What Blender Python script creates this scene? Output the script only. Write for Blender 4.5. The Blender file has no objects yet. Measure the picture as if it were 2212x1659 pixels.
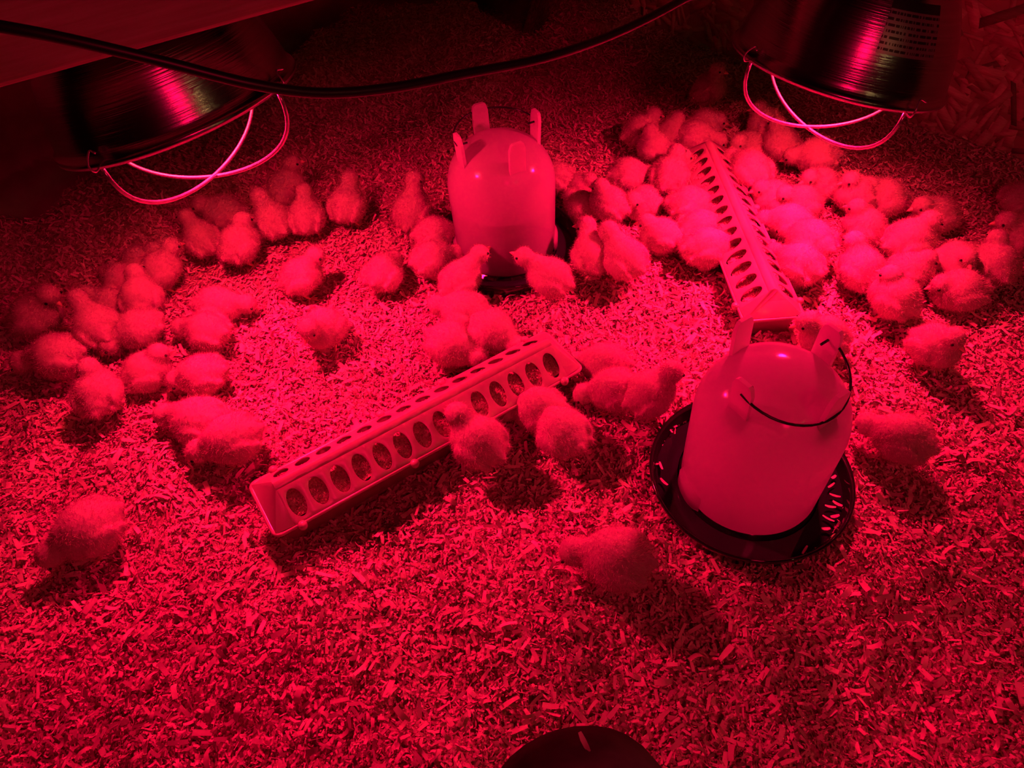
import bpy, bmesh, math, random
import numpy as np
from mathutils import Vector, Matrix

random.seed(7)
RNG = np.random.default_rng(7)
S = bpy.context.scene
COL = S.collection

# ------------------------------------------------------------------ camera
CAM_H, PITCH, ROLL, FPX = 0.898, math.radians(49.3), math.radians(-4.6), 1567.0
FW = Vector((0, math.cos(PITCH), -math.sin(PITCH)))
_R0, _U0 = Vector((1, 0, 0)), Vector((0, math.sin(PITCH), math.cos(PITCH)))
RT = _R0 * math.cos(ROLL) + _U0 * math.sin(ROLL)
UP = _U0 * math.cos(ROLL) - _R0 * math.sin(ROLL)
EYE = Vector((0, 0, CAM_H))
cam = bpy.data.cameras.new('camera')
cam.sensor_fit = 'HORIZONTAL'
cam.sensor_width = 36.0
cam.lens = FPX / 2212.0 * 36.0
cam.clip_start = 0.02
camo = bpy.data.objects.new('camera', cam)
COL.objects.link(camo)
M = Matrix((RT, UP, -FW)).transposed().to_4x4()
M.translation = EYE
camo.matrix_world = M
S.camera = camo


def ray(px, py):
    return FW + RT * ((px - 1106.0) / FPX) + UP * ((829.5 - py) / FPX)


def at_z(px, py, z=0.0):
    d = ray(px, py)
    return EYE + d * ((z - CAM_H) / d.z)


def at_d(px, py, depth):
    return EYE + ray(px, py) * depth


# ------------------------------------------------------------------ world, light, exposure
W = bpy.data.worlds.new('night')
W.use_nodes = True
W.node_tree.nodes['Background'].inputs['Color'].default_value = (0.0, 0.0, 0.0, 1)
S.world = W
S.view_settings.view_transform = 'Standard'
S.view_settings.look = 'None'
S.view_settings.gamma = 1.0
S.view_settings.use_curve_mapping = False
S.view_settings.exposure = 0.0
RED = (1.0, 0.0014, 0.066)          # colour of the two infrared bulbs
LAMP_POWER = 50.0
WARM_POWER = 1.5
FILL_POWER = 25.0
S.cycles.caustics_reflective = False
S.cycles.caustics_refractive = False
S.cycles.max_bounces = 4
S.cycles.diffuse_bounces = 3
S.cycles.glossy_bounces = 3
S.cycles.transmission_bounces = 4
S.cycles.use_adaptive_sampling = True
S.cycles.adaptive_threshold = .09
S.cycles.adaptive_min_samples = 16
S.cycles.sample_clamp_indirect = 6.0


# ------------------------------------------------------------------ materials
def mat(name, col, rough=0.6, metal=0.0, spec=0.5, **kw):
    m = bpy.data.materials.new(name)
    m.use_nodes = True
    b = m.node_tree.nodes['Principled BSDF']
    b.inputs['Base Color'].default_value = (*col, 1)
    b.inputs['Roughness'].default_value = rough
    b.inputs['Metallic'].default_value = metal
    b.inputs['Specular IOR Level'].default_value = spec
    for k, v in kw.items():
        b.inputs[k.replace('_', ' ')].default_value = v
    return m


def noise_col(m, c1, c2, scale, detail=4.0, bump=0.0, stretch=None, attr=None):
    """procedural colour between c1 and c2, with a little relief"""
    nt = m.node_tree
    b = nt.nodes['Principled BSDF']
    tc = nt.nodes.new('ShaderNodeTexCoord')
    mp = nt.nodes.new('ShaderNodeMapping')
    nt.links.new(tc.outputs['Object'], mp.inputs['Vector'])
    if stretch:
        mp.inputs['Scale'].default_value = stretch
    n = nt.nodes.new('ShaderNodeTexNoise')
    n.inputs['Scale'].default_value = scale
    n.inputs['Detail'].default_value = detail
    nt.links.new(mp.outputs['Vector'], n.inputs['Vector'])
    r = nt.nodes.new('ShaderNodeValToRGB')
    r.color_ramp.elements[0].position = 0.32
    r.color_ramp.elements[1].position = 0.70
    r.color_ramp.elements[0].color = (*c1, 1)
    r.color_ramp.elements[1].color = (*c2, 1)
    nt.links.new(n.outputs['Fac'], r.inputs['Fac'])
    out = r.outputs['Color']
    if attr:
        a = nt.nodes.new('ShaderNodeAttribute')
        a.attribute_name = attr
        mx = nt.nodes.new('ShaderNodeMix')
        mx.data_type = 'RGBA'
        mx.blend_type = 'MULTIPLY'
        mx.inputs['Factor'].default_value = 1.0
        nt.links.new(out, mx.inputs['A'])
        nt.links.new(a.outputs['Color'], mx.inputs['B'])
        out = mx.outputs['Result']
    nt.links.new(out, b.inputs['Base Color'])
    if bump:
        bp = nt.nodes.new('ShaderNodeBump')
        bp.inputs['Strength'].default_value = bump
        bp.inputs['Distance'].default_value = 0.004
        nt.links.new(n.outputs['Fac'], bp.inputs['Height'])
        nt.links.new(bp.outputs['Normal'], b.inputs['Normal'])
    return m


def translucent(m, share, col):
    """thin sheet: part of the light passes through"""
    nt = m.node_tree
    b = nt.nodes['Principled BSDF']
    o = nt.nodes['Material Output']
    t = nt.nodes.new('ShaderNodeBsdfTranslucent')
    t.inputs['Color'].default_value = (*col, 1)
    x = nt.nodes.new('ShaderNodeMixShader')
    x.inputs['Fac'].default_value = share
    nt.links.new(b.outputs[0], x.inputs[1])
    nt.links.new(t.outputs[0], x.inputs[2])
    nt.links.new(x.outputs[0], o.inputs['Surface'])
    return m


def matte(m):
    """plain matt surface: swap the glossy shader for a diffuse one"""
    nt = m.node_tree
    b = nt.nodes['Principled BSDF']
    d = nt.nodes.new('ShaderNodeBsdfDiffuse')
    for i in ('Normal',):
        if b.inputs[i].is_linked:
            nt.links.new(b.inputs[i].links[0].from_socket, d.inputs[i])
    if b.inputs['Base Color'].is_linked:
        nt.links.new(b.inputs['Base Color'].links[0].from_socket, d.inputs['Color'])
    else:
        d.inputs['Color'].default_value = b.inputs['Base Color'].default_value
    for l in list(b.outputs[0].links):
        nt.links.new(d.outputs[0], l.to_socket)
    nt.nodes.remove(b)
    return m


MT = {}
MT['bed'] = noise_col(mat('litter bed', (.3, .2, .1), .95, spec=.1), (.24, .18, .12), (.66, .54, .40), 130, 6, .8)
MT['shaving'] = noise_col(mat('wood shaving', (.7, .55, .35), .8, spec=.25), (.82, .69, .54), (.98, .88, .73), 60, 3, attr='tint')
MT['osb'] = noise_col(mat('strand board', (.4, .3, .18), .75, spec=.2), (.38, .29, .19), (.48, .38, .26), 24, 5, .2)
MT['strand'] = noise_col(mat('wood strand', (.5, .4, .25), .7, spec=.2), (.52, .41, .27), (.66, .54, .38), 40, 5, .25, (1, 1, 6), 'tint')
MT['darkwall'] = noise_col(mat('dark board', (.1, .08, .06), .9, spec=.1), (.48, .40, .30), (.66, .55, .42), 18, 5, .3)
MT['beam'] = noise_col(mat('planed timber', (.5, .38, .24), .7, spec=.25), (.30, .24, .17), (.40, .33, .25), 9, 6, .25, (1, 22, 22))
MT['down'] = mat('chick down', (.92, .80, .56), .95, spec=.05)
noise_col(MT['down'], (.44, .38, .30), (.54, .48, .39), 150, 5, .35)
MT['fuzz'] = translucent(mat('loose down', (.74, .66, .5), .9, spec=.05), .5, (.74, .66, .5))
MT['eye'] = mat('chick eye', (.01, .008, .008), .15)
MT['beak'] = mat('chick beak', (.75, .50, .32), .45)
MT['leg'] = mat('chick leg', (.80, .58, .34), .55)
MT['jar'] = translucent(noise_col(mat('milky plastic', (.75, .7, .68), .13, spec=.5), (.56, .54, .53), (.60, .58, .57), 6, 2), .52, (.90, .87, .86))
MT['lug'] = translucent(noise_col(mat('milky plastic lug', (.75, .7, .68), .3, spec=.5), (.84, .80, .78), (.88, .84, .82), 6, 2), .40, (.9, .86, .84))
MT['jarwater'] = mat('water in jar', (.24, .21, .20), .1, spec=.3)
MT['pan'] = noise_col(mat('dark glossy plastic', (.012, .02, .012), .06, spec=.6), (.010, .02, .012), (.016, .028, .016), 12, 2)
MT['water'] = mat('water', (.02, .03, .03), .04, spec=.5)
MT['wire'] = noise_col(mat('galvanised wire', (.5, .5, .5), .22, .75), (.55, .55, .55), (.75, .75, .75), 90, 3)
MT['blackwire'] = noise_col(mat('black coated wire', (.03, .03, .03), .2, .3), (.03, .03, .03), (.05, .05, .05), 90, 3)
MT['feeder'] = translucent(noise_col(mat('feeder plastic', (.7, .45, .2), .22, spec=.5), (.57, .47, .37), (.61, .51, .41), 10, 2), .2, (.65, .54, .43))
MT['feed'] = noise_col(mat('chick crumbs', (.45, .32, .18), .9, spec=.15), (.50, .38, .25), (.85, .70, .48), 300, 3)
MT['shade'] = mat('spun aluminium', (.55, .55, .56), .23, 1.0)
MT['bulb'] = mat('red bulb', (.4, .0, .01), .3)
_b = MT['bulb'].node_tree.nodes['Principled BSDF']
_b.inputs['Emission Color'].default_value = (1.0, .022, .035, 1)
_b.inputs['Emission Strength'].default_value = 80.0
MT['socket'] = noise_col(mat('black socket', (.02, .02, .02), .5), (.015, .015, .015), (.03, .03, .03), 20)
MT['cable'] = noise_col(mat('black rubber', (.012, .012, .012), .38, spec=.5), (.010, .010, .010), (.016, .016, .016), 30)
MT['cloth'] = noise_col(mat('dark trouser cloth', (.05, .05, .06), .9, spec=.15), (.24, .24, .25), (.32, .32, .33), 90, 4, .15)
MT['boot'] = noise_col(mat('boot rubber', (.02, .02, .02), .6), (.015, .015, .015), (.03, .03, .03), 20)


def spun(m):
    """turned grooves around the shade"""
    nt = m.node_tree
    b = nt.nodes['Principled BSDF']
    tc = nt.nodes.new('ShaderNodeTexCoord')
    mp = nt.nodes.new('ShaderNodeMapping')
    mp.inputs['Scale'].default_value = (1.2, 1.2, 110)
    n = nt.nodes.new('ShaderNodeTexNoise')
    n.inputs['Scale'].default_value = 5
    n.inputs['Detail'].default_value = 4
    nt.links.new(tc.outputs['Object'], mp.inputs['Vector'])
    nt.links.new(mp.outputs['Vector'], n.inputs['Vector'])
    bp = nt.nodes.new('ShaderNodeBump')
    bp.inputs['Strength'].default_value = .35
    bp.inputs['Distance'].default_value = .0010
    nt.links.new(n.outputs['Fac'], bp.inputs['Height'])
    nt.links.new(bp.outputs['Normal'], b.inputs['Normal'])
    r = nt.nodes.new('ShaderNodeValToRGB')
    r.color_ramp.elements[0].color = (.34, .34, .35, 1)
    r.color_ramp.elements[1].color = (.58, .58, .60, 1)
    nt.links.new(n.outputs['Fac'], r.inputs['Fac'])
    nt.links.new(r.outputs['Color'], b.inputs['Base Color'])


spun(MT['shade'])


def print_material():
    """sticker: dark heading band over rows of very small print"""
    m = mat('sticker', (.3, .3, .3), .35, .6)
    nt = m.node_tree
    b = nt.nodes['Principled BSDF']
    uv = nt.nodes.new('ShaderNodeUVMap')
    sp = nt.nodes.new('ShaderNodeSeparateXYZ')
    nt.links.new(uv.outputs['UV'], sp.inputs['Vector'])

    def math_(op, a, bb):
        q = nt.nodes.new('ShaderNodeMath')
        q.operation = op
        for i, v in enumerate((a, bb)):
            if isinstance(v, (int, float)):
                q.inputs[i].default_value = v
            else:
                nt.links.new(v, q.inputs[i])
        return q.outputs[0]
    rows = math_('GREATER_THAN', math_('FRACT', math_('MULTIPLY', sp.outputs['Y'], 9.0), 0), .55)
    head = math_('GREATER_THAN', sp.outputs['Y'], .82)
    mp = nt.nodes.new('ShaderNodeMapping')
    mp.inputs['Scale'].default_value = (60, 9, 1)
    n = nt.nodes.new('ShaderNodeTexWhiteNoise')
    sn = nt.nodes.new('ShaderNodeVectorMath')
    sn.operation = 'FLOOR'
    nt.links.new(uv.outputs['UV'], mp.inputs['Vector'])
    nt.links.new(mp.outputs['Vector'], sn.inputs[0])
    nt.links.new(sn.outputs[0], n.inputs['Vector'])
    letters = math_('MULTIPLY', rows, math_('GREATER_THAN', n.outputs['Value'], .3))
    ink = math_('MAXIMUM', letters, head)
    r = nt.nodes.new('ShaderNodeMix')
    r.data_type = 'RGBA'
    nt.links.new(ink, r.inputs['Factor'])
    r.inputs['A'].default_value = (.30, .30, .30, 1)
    r.inputs['B'].default_value = (.03, .03, .03, 1)
    nt.links.new(r.outputs['Result'], b.inputs['Base Color'])
    return m


MT['sticker'] = print_material()
for _k in ('bed', 'shaving', 'osb', 'strand', 'darkwall', 'down', 'fuzz', 'feed', 'cloth'):
    matte(MT[_k])
MT['bulb'].cycles.emission_sampling = 'NONE'


# ------------------------------------------------------------------ helpers
def tag(o, label=None, cat=None, group=None, kind=None):
    if label:
        o['label'] = label
    if cat:
        o['category'] = cat
    if group:
        o['group'] = group
    if kind:
        o['kind'] = kind
    return o


def empty(name, loc=(0, 0, 0), rot=None):
    o = bpy.data.objects.new(name, None)
    o.empty_display_size = .02
    COL.objects.link(o)
    o.location = loc
    if rot is not None:
        o.rotation_euler = rot
    return o


def link(name, me, m=None, parent=None, smooth=True):
    o = bpy.data.objects.new(name, me)
    COL.objects.link(o)
    if m is not None and not me.materials:
        me.materials.append(m)
    if smooth and len(me.polygons):
        me.polygons.foreach_set('use_smooth', np.ones(len(me.polygons), bool))
    if parent is not None:
        o.parent = parent
    return o


def pydata(name, v, f):
    me = bpy.data.meshes.new(name)
    me.from_pydata([tuple(p) for p in v], [], f)
    me.update()
    return me


def fast_mesh(name, V, F):
    """V (n,3) and F (m,k) arrays of equal sided faces"""
    me = bpy.data.meshes.new(name)
    k = F.shape[1]
    me.vertices.add(len(V))
    me.vertices.foreach_set('co', np.ascontiguousarray(V, np.float32).ravel())
    me.loops.add(F.size)
    me.loops.foreach_set('vertex_index', np.ascontiguousarray(F, np.int32).ravel())
    me.polygons.add(len(F))
    me.polygons.foreach_set('loop_start', np.arange(0, F.size, k, dtype=np.int32))
    me.polygons.foreach_set('loop_total', np.full(len(F), k, np.int32))
    me.update(calc_edges=True)
    return me


def lathe(name, prof, n=64, closed=False):
    """turn (r, z) around Z"""
    V, F = [], []
    for r, z in prof:
        for i in range(n):
            a = 2 * math.pi * i / n
            V.append((r * math.cos(a), r * math.sin(a), z))
    k = len(prof)
    for j in range(k if closed else k - 1):
        j2 = (j + 1) % k
        for i in range(n):
            i2 = (i + 1) % n
            F.append((j * n + i, j * n + i2, j2 * n + i2, j2 * n + i))
    me = pydata(name, V, F)
    bm = bmesh.new()
    bm.from_mesh(me)
    bmesh.ops.remove_doubles(bm, verts=bm.verts, dist=1e-6)
    bmesh.ops.recalc_face_normals(bm, faces=bm.faces)
    bm.to_mesh(me)
    bm.free()
    return me


def tube(name, pts, rad, n=8, closed=False):
    """round bar along points; rad a number or one per point"""
    pts = [Vector(p) for p in pts]
    K = len(pts)
    rr = [rad] * K if isinstance(rad, (int, float)) else rad
    V, F = [], []
    nrm = None
    for i, p in enumerate(pts):
        a = pts[(i - 1) % K] if (closed or i > 0) else p
        b = pts[(i + 1) % K] if (closed or i < K - 1) else p
        t = (b - a).normalized()
        if nrm is None:
            nrm = t.cross(Vector((.13, .29, .95)))
            if nrm.length < .1:
                nrm = t.cross(Vector((1, 0, 0)))
        nrm = (nrm - t * nrm.dot(t)).normalized()
        bn = t.cross(nrm)
        for j in range(n):
            c = 2 * math.pi * j / n
            V.append(p + (nrm * math.cos(c) + bn * math.sin(c)) * rr[i])
    for i in range(K if closed else K - 1):
        for j in range(n):
            i2 = (i + 1) % K
            F.append((i * n + j, i * n + (j + 1) % n, i2 * n + (j + 1) % n, i2 * n + j))
    if not closed:
        F.append(tuple(range(n))[::-1])
        F.append(tuple((K - 1) * n + j for j in range(n)))
    return pydata(name, V, F)


def spline(pts, per=10):
    """Catmull-Rom through points"""
    P = [Vector(p) for p in pts]
    P = [P[0] * 2 - P[1]] + P + [P[-1] * 2 - P[-2]]
    out = []
    for i in range(1, len(P) - 2):
        for k in range(per):
            t = k / per
            a, b, c, d = P[i - 1], P[i], P[i + 1], P[i + 2]
            out.append(.5 * ((2 * b) + (c - a) * t + (2 * a - 5 * b + 4 * c - d) * t * t + (3 * b - a - 3 * c + d) * t ** 3))
    out.append(P[-2])
    return out


def box_bm(bm, lo, hi):
    vs = [bm.verts.new((x, y, z)) for x in (lo[0], hi[0]) for y in (lo[1], hi[1]) for z in (lo[2], hi[2])]
    for f in ((0, 1, 3, 2), (4, 6, 7, 5), (0, 4, 5, 1), (2, 3, 7, 6), (0, 2, 6, 4), (1, 5, 7, 3)):
        bm.faces.new([vs[i] for i in f])


def box_mesh(name, lo, hi, bevel=0.0, seg=2):
    bm = bmesh.new()
    box_bm(bm, lo, hi)
    bmesh.ops.recalc_face_normals(bm, faces=bm.faces)
    if bevel:
        bmesh.ops.bevel(bm, geom=list(bm.edges), offset=bevel, segments=seg, affect='EDGES', profile=.6)
    me = bpy.data.meshes.new(name)
    bm.to_mesh(me)
    bm.free()
    return me


# ------------------------------------------------------------------ the setting
# edge of the litter: a banked ridge along the dark side wall, then the strand-board wall
_wa, _wb = at_z(1330, 31, .0), at_z(2190, 337, .0)
WALL_A = np.array([_wa.x, _wa.y])
_wd = np.array([_wb.x, _wb.y]) - WALL_A
WALL_D = _wd / np.linalg.norm(_wd)
WALL_N = np.array([WALL_D[1], -WALL_D[0]])
if WALL_N @ (np.array([0., .5]) - WALL_A) < 0:
    WALL_N = -WALL_N
RIDGE_PX = [(-260, 640), (-120, 560), (0, 500), (60, 480), (130, 445), (190, 390), (400, 270), (560, 175), (640, 140), (690, 72), (740, 34), (800, 16), (870, 22), (960, 8), (1030, 14), (1072, 66), (1150, 72), (1215, 40)]
RIDGE = np.array([[p.x, p.y] for p in (at_z(x, y, .075) for x, y in RIDGE_PX)])
_e = WALL_A + WALL_D * -.25
RIDGE = np.vstack([RIDGE, _e[None] + WALL_N * .03])

_ph = RNG.uniform(0, 6.28, (14, 2))
_kv = RNG.normal(0, 1, (14, 2))
_kv /= np.linalg.norm(_kv, axis=1)[:, None]
_kv *= np.concatenate([RNG.uniform(14, 28, 5), RNG.uniform(40, 70, 5), RNG.uniform(110, 170, 4)])[:, None]
_am = np.array([.0035] * 5 + [.0016] * 5 + [.0007] * 4)


def ridge_sd(x, y):
    """signed distance to the ridge: positive on the pen side"""
    best = np.full(x.shape, 9e9)
    sign = np.ones(x.shape)
    for a, b in zip(RIDGE[:-1], RIDGE[1:]):
        d = b - a
        L2 = d @ d
        t = np.clip(((x - a[0]) * d[0] + (y - a[1]) * d[1]) / L2, 0, 1)
        q = (x - a[0] - t * d[0]) ** 2 + (y - a[1] - t * d[1]) ** 2
        c = d[0] * (y - a[1]) - d[1] * (x - a[0])
        m = q < best
        best = np.where(m, q, best)
        sign = np.where(m, np.where(c < 0, 1., -1.), sign)
    return np.sqrt(best) * sign


def ground(x, y):
    x = np.asarray(x, float)
    y = np.asarray(y, float)
    z = np.zeros(x.shape)
    for k in range(14):
        z = z + _am[k] * np.sin(_kv[k, 0] * x + _kv[k, 1] * y + _ph[k, 0])
    s = ridge_sd(x, y) + .02 * np.sin(x * 31 + 1) * np.sin(y * 27)
    up = np.clip(1 - s / .34, 0, 1)
    rise = .085 * up * up * (3 - 2 * up)
    drop = np.clip(-s / .07, 0, 1)
    wl = (x - WALL_A[0]) * WALL_N[0] + (y - WALL_A[1]) * WALL_N[1]
    keep = np.clip((wl - .02) / .25, 0, 1)
    far = ((x - WALL_A[0]) * WALL_D[0] + (y - WALL_A[1]) * WALL_D[1]) > .1
    rise = np.where(far, rise * keep, rise)
    return z + rise - .20 * drop * drop * (3 - 2 * drop)


def gz(x, y):
    return float(ground(np.array([x]), np.array([y]))[0])


X0, X1, Y0, Y1 = -1.75, 1.95, -.45, 3.0
gx, gy = np.meshgrid(np.linspace(X0, X1, 330), np.linspace(Y0, Y1, 310))
V = np.stack([gx.ravel(), gy.ravel(), ground(gx, gy).ravel() - .003], 1)
idx = np.arange(gx.size).reshape(gx.shape)
F = np.stack([idx[:-1, :-1].ravel(), idx[:-1, 1:].ravel(), idx[1:, 1:].ravel(), idx[1:, :-1].ravel()], 1)
floor = link('floor', fast_mesh('floor', V, F), MT['bed'])
tag(floor, 'deep bed of wood shavings heaped up along the dark side of the pen', kind='structure')

# strand-board wall
WALL_LEN0, WALL_LEN1, WALL_TOP = -.75, 2.4, 1.15
wo = empty('wall_right', (WALL_A[0], WALL_A[1], 0), (0, 0, math.atan2(WALL_D[1], WALL_D[0])))
tag(wo, 'pale strand-board wall behind the lamp', kind='structure')
ysgn = 1.0 if (Matrix.Rotation(math.atan2(WALL_D[1], WALL_D[0]), 2) @ Vector((0, 1))).dot(Vector(WALL_N)) < 0 else -1.0
link('board', box_mesh('board', (WALL_LEN0, min(0, ysgn * .018), -.25), (WALL_LEN1, max(0, ysgn * .018), WALL_TOP)), MT['osb'], wo, smooth=False)


def strands():
    n = 5200
    s = RNG.uniform(WALL_LEN0, WALL_LEN1, n)
    z = RNG.uniform(-.02, WALL_TOP, n)
    L = RNG.uniform(.03, .11, n) * .5
    w = RNG.uniform(.008, .026, n) * .5
    a = RNG.normal(0, .9, n) + np.where(RNG.random(n) < .3, math.pi / 2, 0)
    off = RNG.uniform(.0002, .0022, n)
    ca, sa = np.cos(a), np.sin(a)
    vs = []
    for u, v, lift in ((-1, -.6, 0), (.9, -1, 0), (1, .7, 0), (-.85, 1, 0)):
        x = s + ca * L * u - sa * w * v
        zz = z + sa * L * u + ca * w * v
        vs.append(np.stack([x, -ysgn * (off + RNG.uniform(0, .0006, n)), zz], 1))
    back = [q * np.array([1, 0, 1]) for q in vs]
    V = np.stack(vs + back, 1).reshape(-1, 3)
    b = np.arange(n)[:, None] * 8
    F = np.concatenate([b + np.array(f) for f in ((0, 1, 2, 3), (0, 4, 5, 1), (1, 5, 6, 2), (2, 6, 7, 3), (3, 7, 4, 0))])
    V[:, 0] = np.clip(V[:, 0], WALL_LEN0, WALL_LEN1)
    me = fast_mesh('strand_layer', V, F)
    c = np.repeat(RNG.uniform(.85, 1.3, n) * np.where(RNG.random(n) < .025, .4, 1), 8)
    at = me.color_attributes.new('tint', 'FLOAT_COLOR', 'POINT')
    at.data.foreach_set('color', np.stack([c, c, c, np.ones_like(c)], 1).astype(np.float32).ravel())
    o = link('strand_layer', me, MT['strand'], wo, smooth=False)
    tag(o, 'overlapping pressed wood strands', kind='stuff')


strands()

# dark side wall beyond the ridge
_l0, _l1 = at_z(-420, 560, 0), at_z(960, -70, 0)
_ld = (_l1 - _l0)
_ld.z = 0
_ln = Vector((-_ld.y, _ld.x, 0)).normalized()
_off = max((Vector((r[0], r[1], 0)) - Vector((_l0.x, _l0.y, 0))).dot(_ln) for r in RIDGE[:12]) + .075
wl = empty('wall_left', _l0 + _ln * _off, (0, 0, math.atan2(_ld.y, _ld.x)))
tag(wl, 'dark board wall behind the heaped litter', kind='structure')
link('board', box_mesh('board', (-.8, 0, -.25), (_ld.length + 1.6, .02, 1.15)), MT['darkwall'], wl, smooth=False)


# ------------------------------------------------------------------ places of the large things
D_FAR = Vector((.010, 1.106, 0))
D_NEAR = Vector((.321, .547, 0))
JAR_R, JAR_H, PAN_R = .0953, .262, .1388
FEED1 = (Vector((-.133, .658, 0)), .5234)
FEED2 = (Vector((.436, 1.079, 0)), math.radians(89.8))


# ------------------------------------------------------------------ loose shavings
def keep_out(x, y):
    k = np.ones(x.shape, bool)
    for d in (D_FAR, D_NEAR):
        k &= (x - d.x) ** 2 + (y - d.y) ** 2 > (PAN_R * .93) ** 2
    for c, a in (FEED1, FEED2):
        u = (x - c.x) * math.cos(a) + (y - c.y) * math.sin(a)
        v = -(x - c.x) * math.sin(a) + (y - c.y) * math.cos(a)
        k &= ~((abs(u) < .245) & (abs(v) < .034))
    wd = (x - WALL_A[0]) * WALL_N[0] + (y - WALL_A[1]) * WALL_N[1]
    k &= wd > .012
    return k


def flakes(name, n, seg, x0, x1, y0, y1, lmin, lmax, wmin, wmax, tilt, lift, grow=0.0):
    x = RNG.uniform(x0, x1, n)
    y = RNG.uniform(y0, y1, n)
    # inside the camera's ground footprint, with a margin
    d = np.stack([x, y, np.full(n, -CAM_H)], 1)
    zc = d @ np.array(FW)
    u = 1106 + FPX * (d @ np.array(RT)) / np.maximum(zc, .05)
    v = 829.5 - FPX * (d @ np.array(UP)) / np.maximum(zc, .05)
    k = keep_out(x, y) & (u > -380) & (u < 2600) & (v > -420) & (v < 2250) & (zc > .05)
    k &= ridge_sd(x, y) > -.06
    x, y = x[k], y[k]
    n = len(x)
    e = .004
    z = ground(x, y)
    nx = -(ground(x + e, y) - z) / e
    ny = -(ground(x, y + e) - z) / e
    q = RNG.random(n)
    L = lmin * (lmax / lmin) ** (q ** 1.6)
    Wd = RNG.uniform(wmin, wmax, n) * (.6 + .5 * (L - lmin) / (lmax - lmin))
    yaw = RNG.uniform(0, 2 * math.pi, n)
    t = np.stack([np.cos(yaw), np.sin(yaw), RNG.normal(0, tilt, n)], 1)
    t[:, 2] -= (nx * t[:, 0] + ny * t[:, 1])
    t /= np.linalg.norm(t, axis=1)[:, None]
    up = np.stack([nx + RNG.normal(0, tilt, n), ny + RNG.normal(0, tilt, n), np.ones(n)], 1)
    up -= t * (up * t).sum(1)[:, None]
    up /= np.linalg.norm(up, axis=1)[:, None]
    sd = np.cross(up, t)
    c = np.stack([x, y, z + RNG.uniform(0, lift, n)], 1)
    curl = RNG.normal(0, .55, n) * (RNG.random(n) < .75)
    taper = RNG.uniform(.45, 1.0, n)
    rows = []
    for i in range(seg + 1):
        f = i / seg - .5
        p = c + t * (L * f)[:, None] + up * (curl * L * (f * f * 2 - .17))[:, None]
        w = Wd * (1 - (1 - taper) * abs(f + .2))
        rows.append(p - sd * (w * .5)[:, None])
        rows.append(p + sd * (w * .5)[:, None])
    V = np.stack(rows, 1).reshape(-1, 3)
    m = 2 * (seg + 1)
    b = np.arange(n)[:, None] * m
    F = np.concatenate([b + np.array([2 * i, 2 * i + 2, 2 * i + 3, 2 * i + 1]) for i in range(seg)])
    me = fast_mesh(name, V, F)
    cc = RNG.uniform(.62, 1.0, n) * np.where(RNG.random(n) < .08, .45, 1)
    cc = np.repeat(cc, m)
    at = me.color_attributes.new('tint', 'FLOAT_COLOR', 'POINT')
    at.data.foreach_set('color', np.stack([cc, cc * .97, cc * .93, np.ones_like(cc)], 1).astype(np.float32).ravel())
    o = link(name, me, MT['shaving'])
    return o


tag(flakes('wood_shavings', 150000, 3, -.95, 1.15, -.12, .95, .003, .016, .0014, .0050, .44, .007),
    'loose pale wood shavings covering the near floor', 'wood shavings', kind='stuff')
tag(flakes('wood_shavings', 15000, 3, -.95, 1.15, -.12, 1.0, .011, .026, .0035, .0080, .38, .012),
    'larger flat wood shavings scattered over the near floor', 'wood shavings', kind='stuff')
tag(flakes('wood_shavings', 230000, 1, -1.5, 1.8, .9, 2.85, .005, .016, .0022, .0055, .36, .007),
    'loose wood shavings covering the far floor and the heap', 'wood shavings', kind='stuff')
tag(flakes('wood_fibres', 26000, 2, -1.3, 1.5, -.12, 2.0, .008, .022, .0004, .0009, .30, .011),
    'thin curled wood fibres lying over the shavings', 'wood shavings', kind='stuff')


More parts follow.
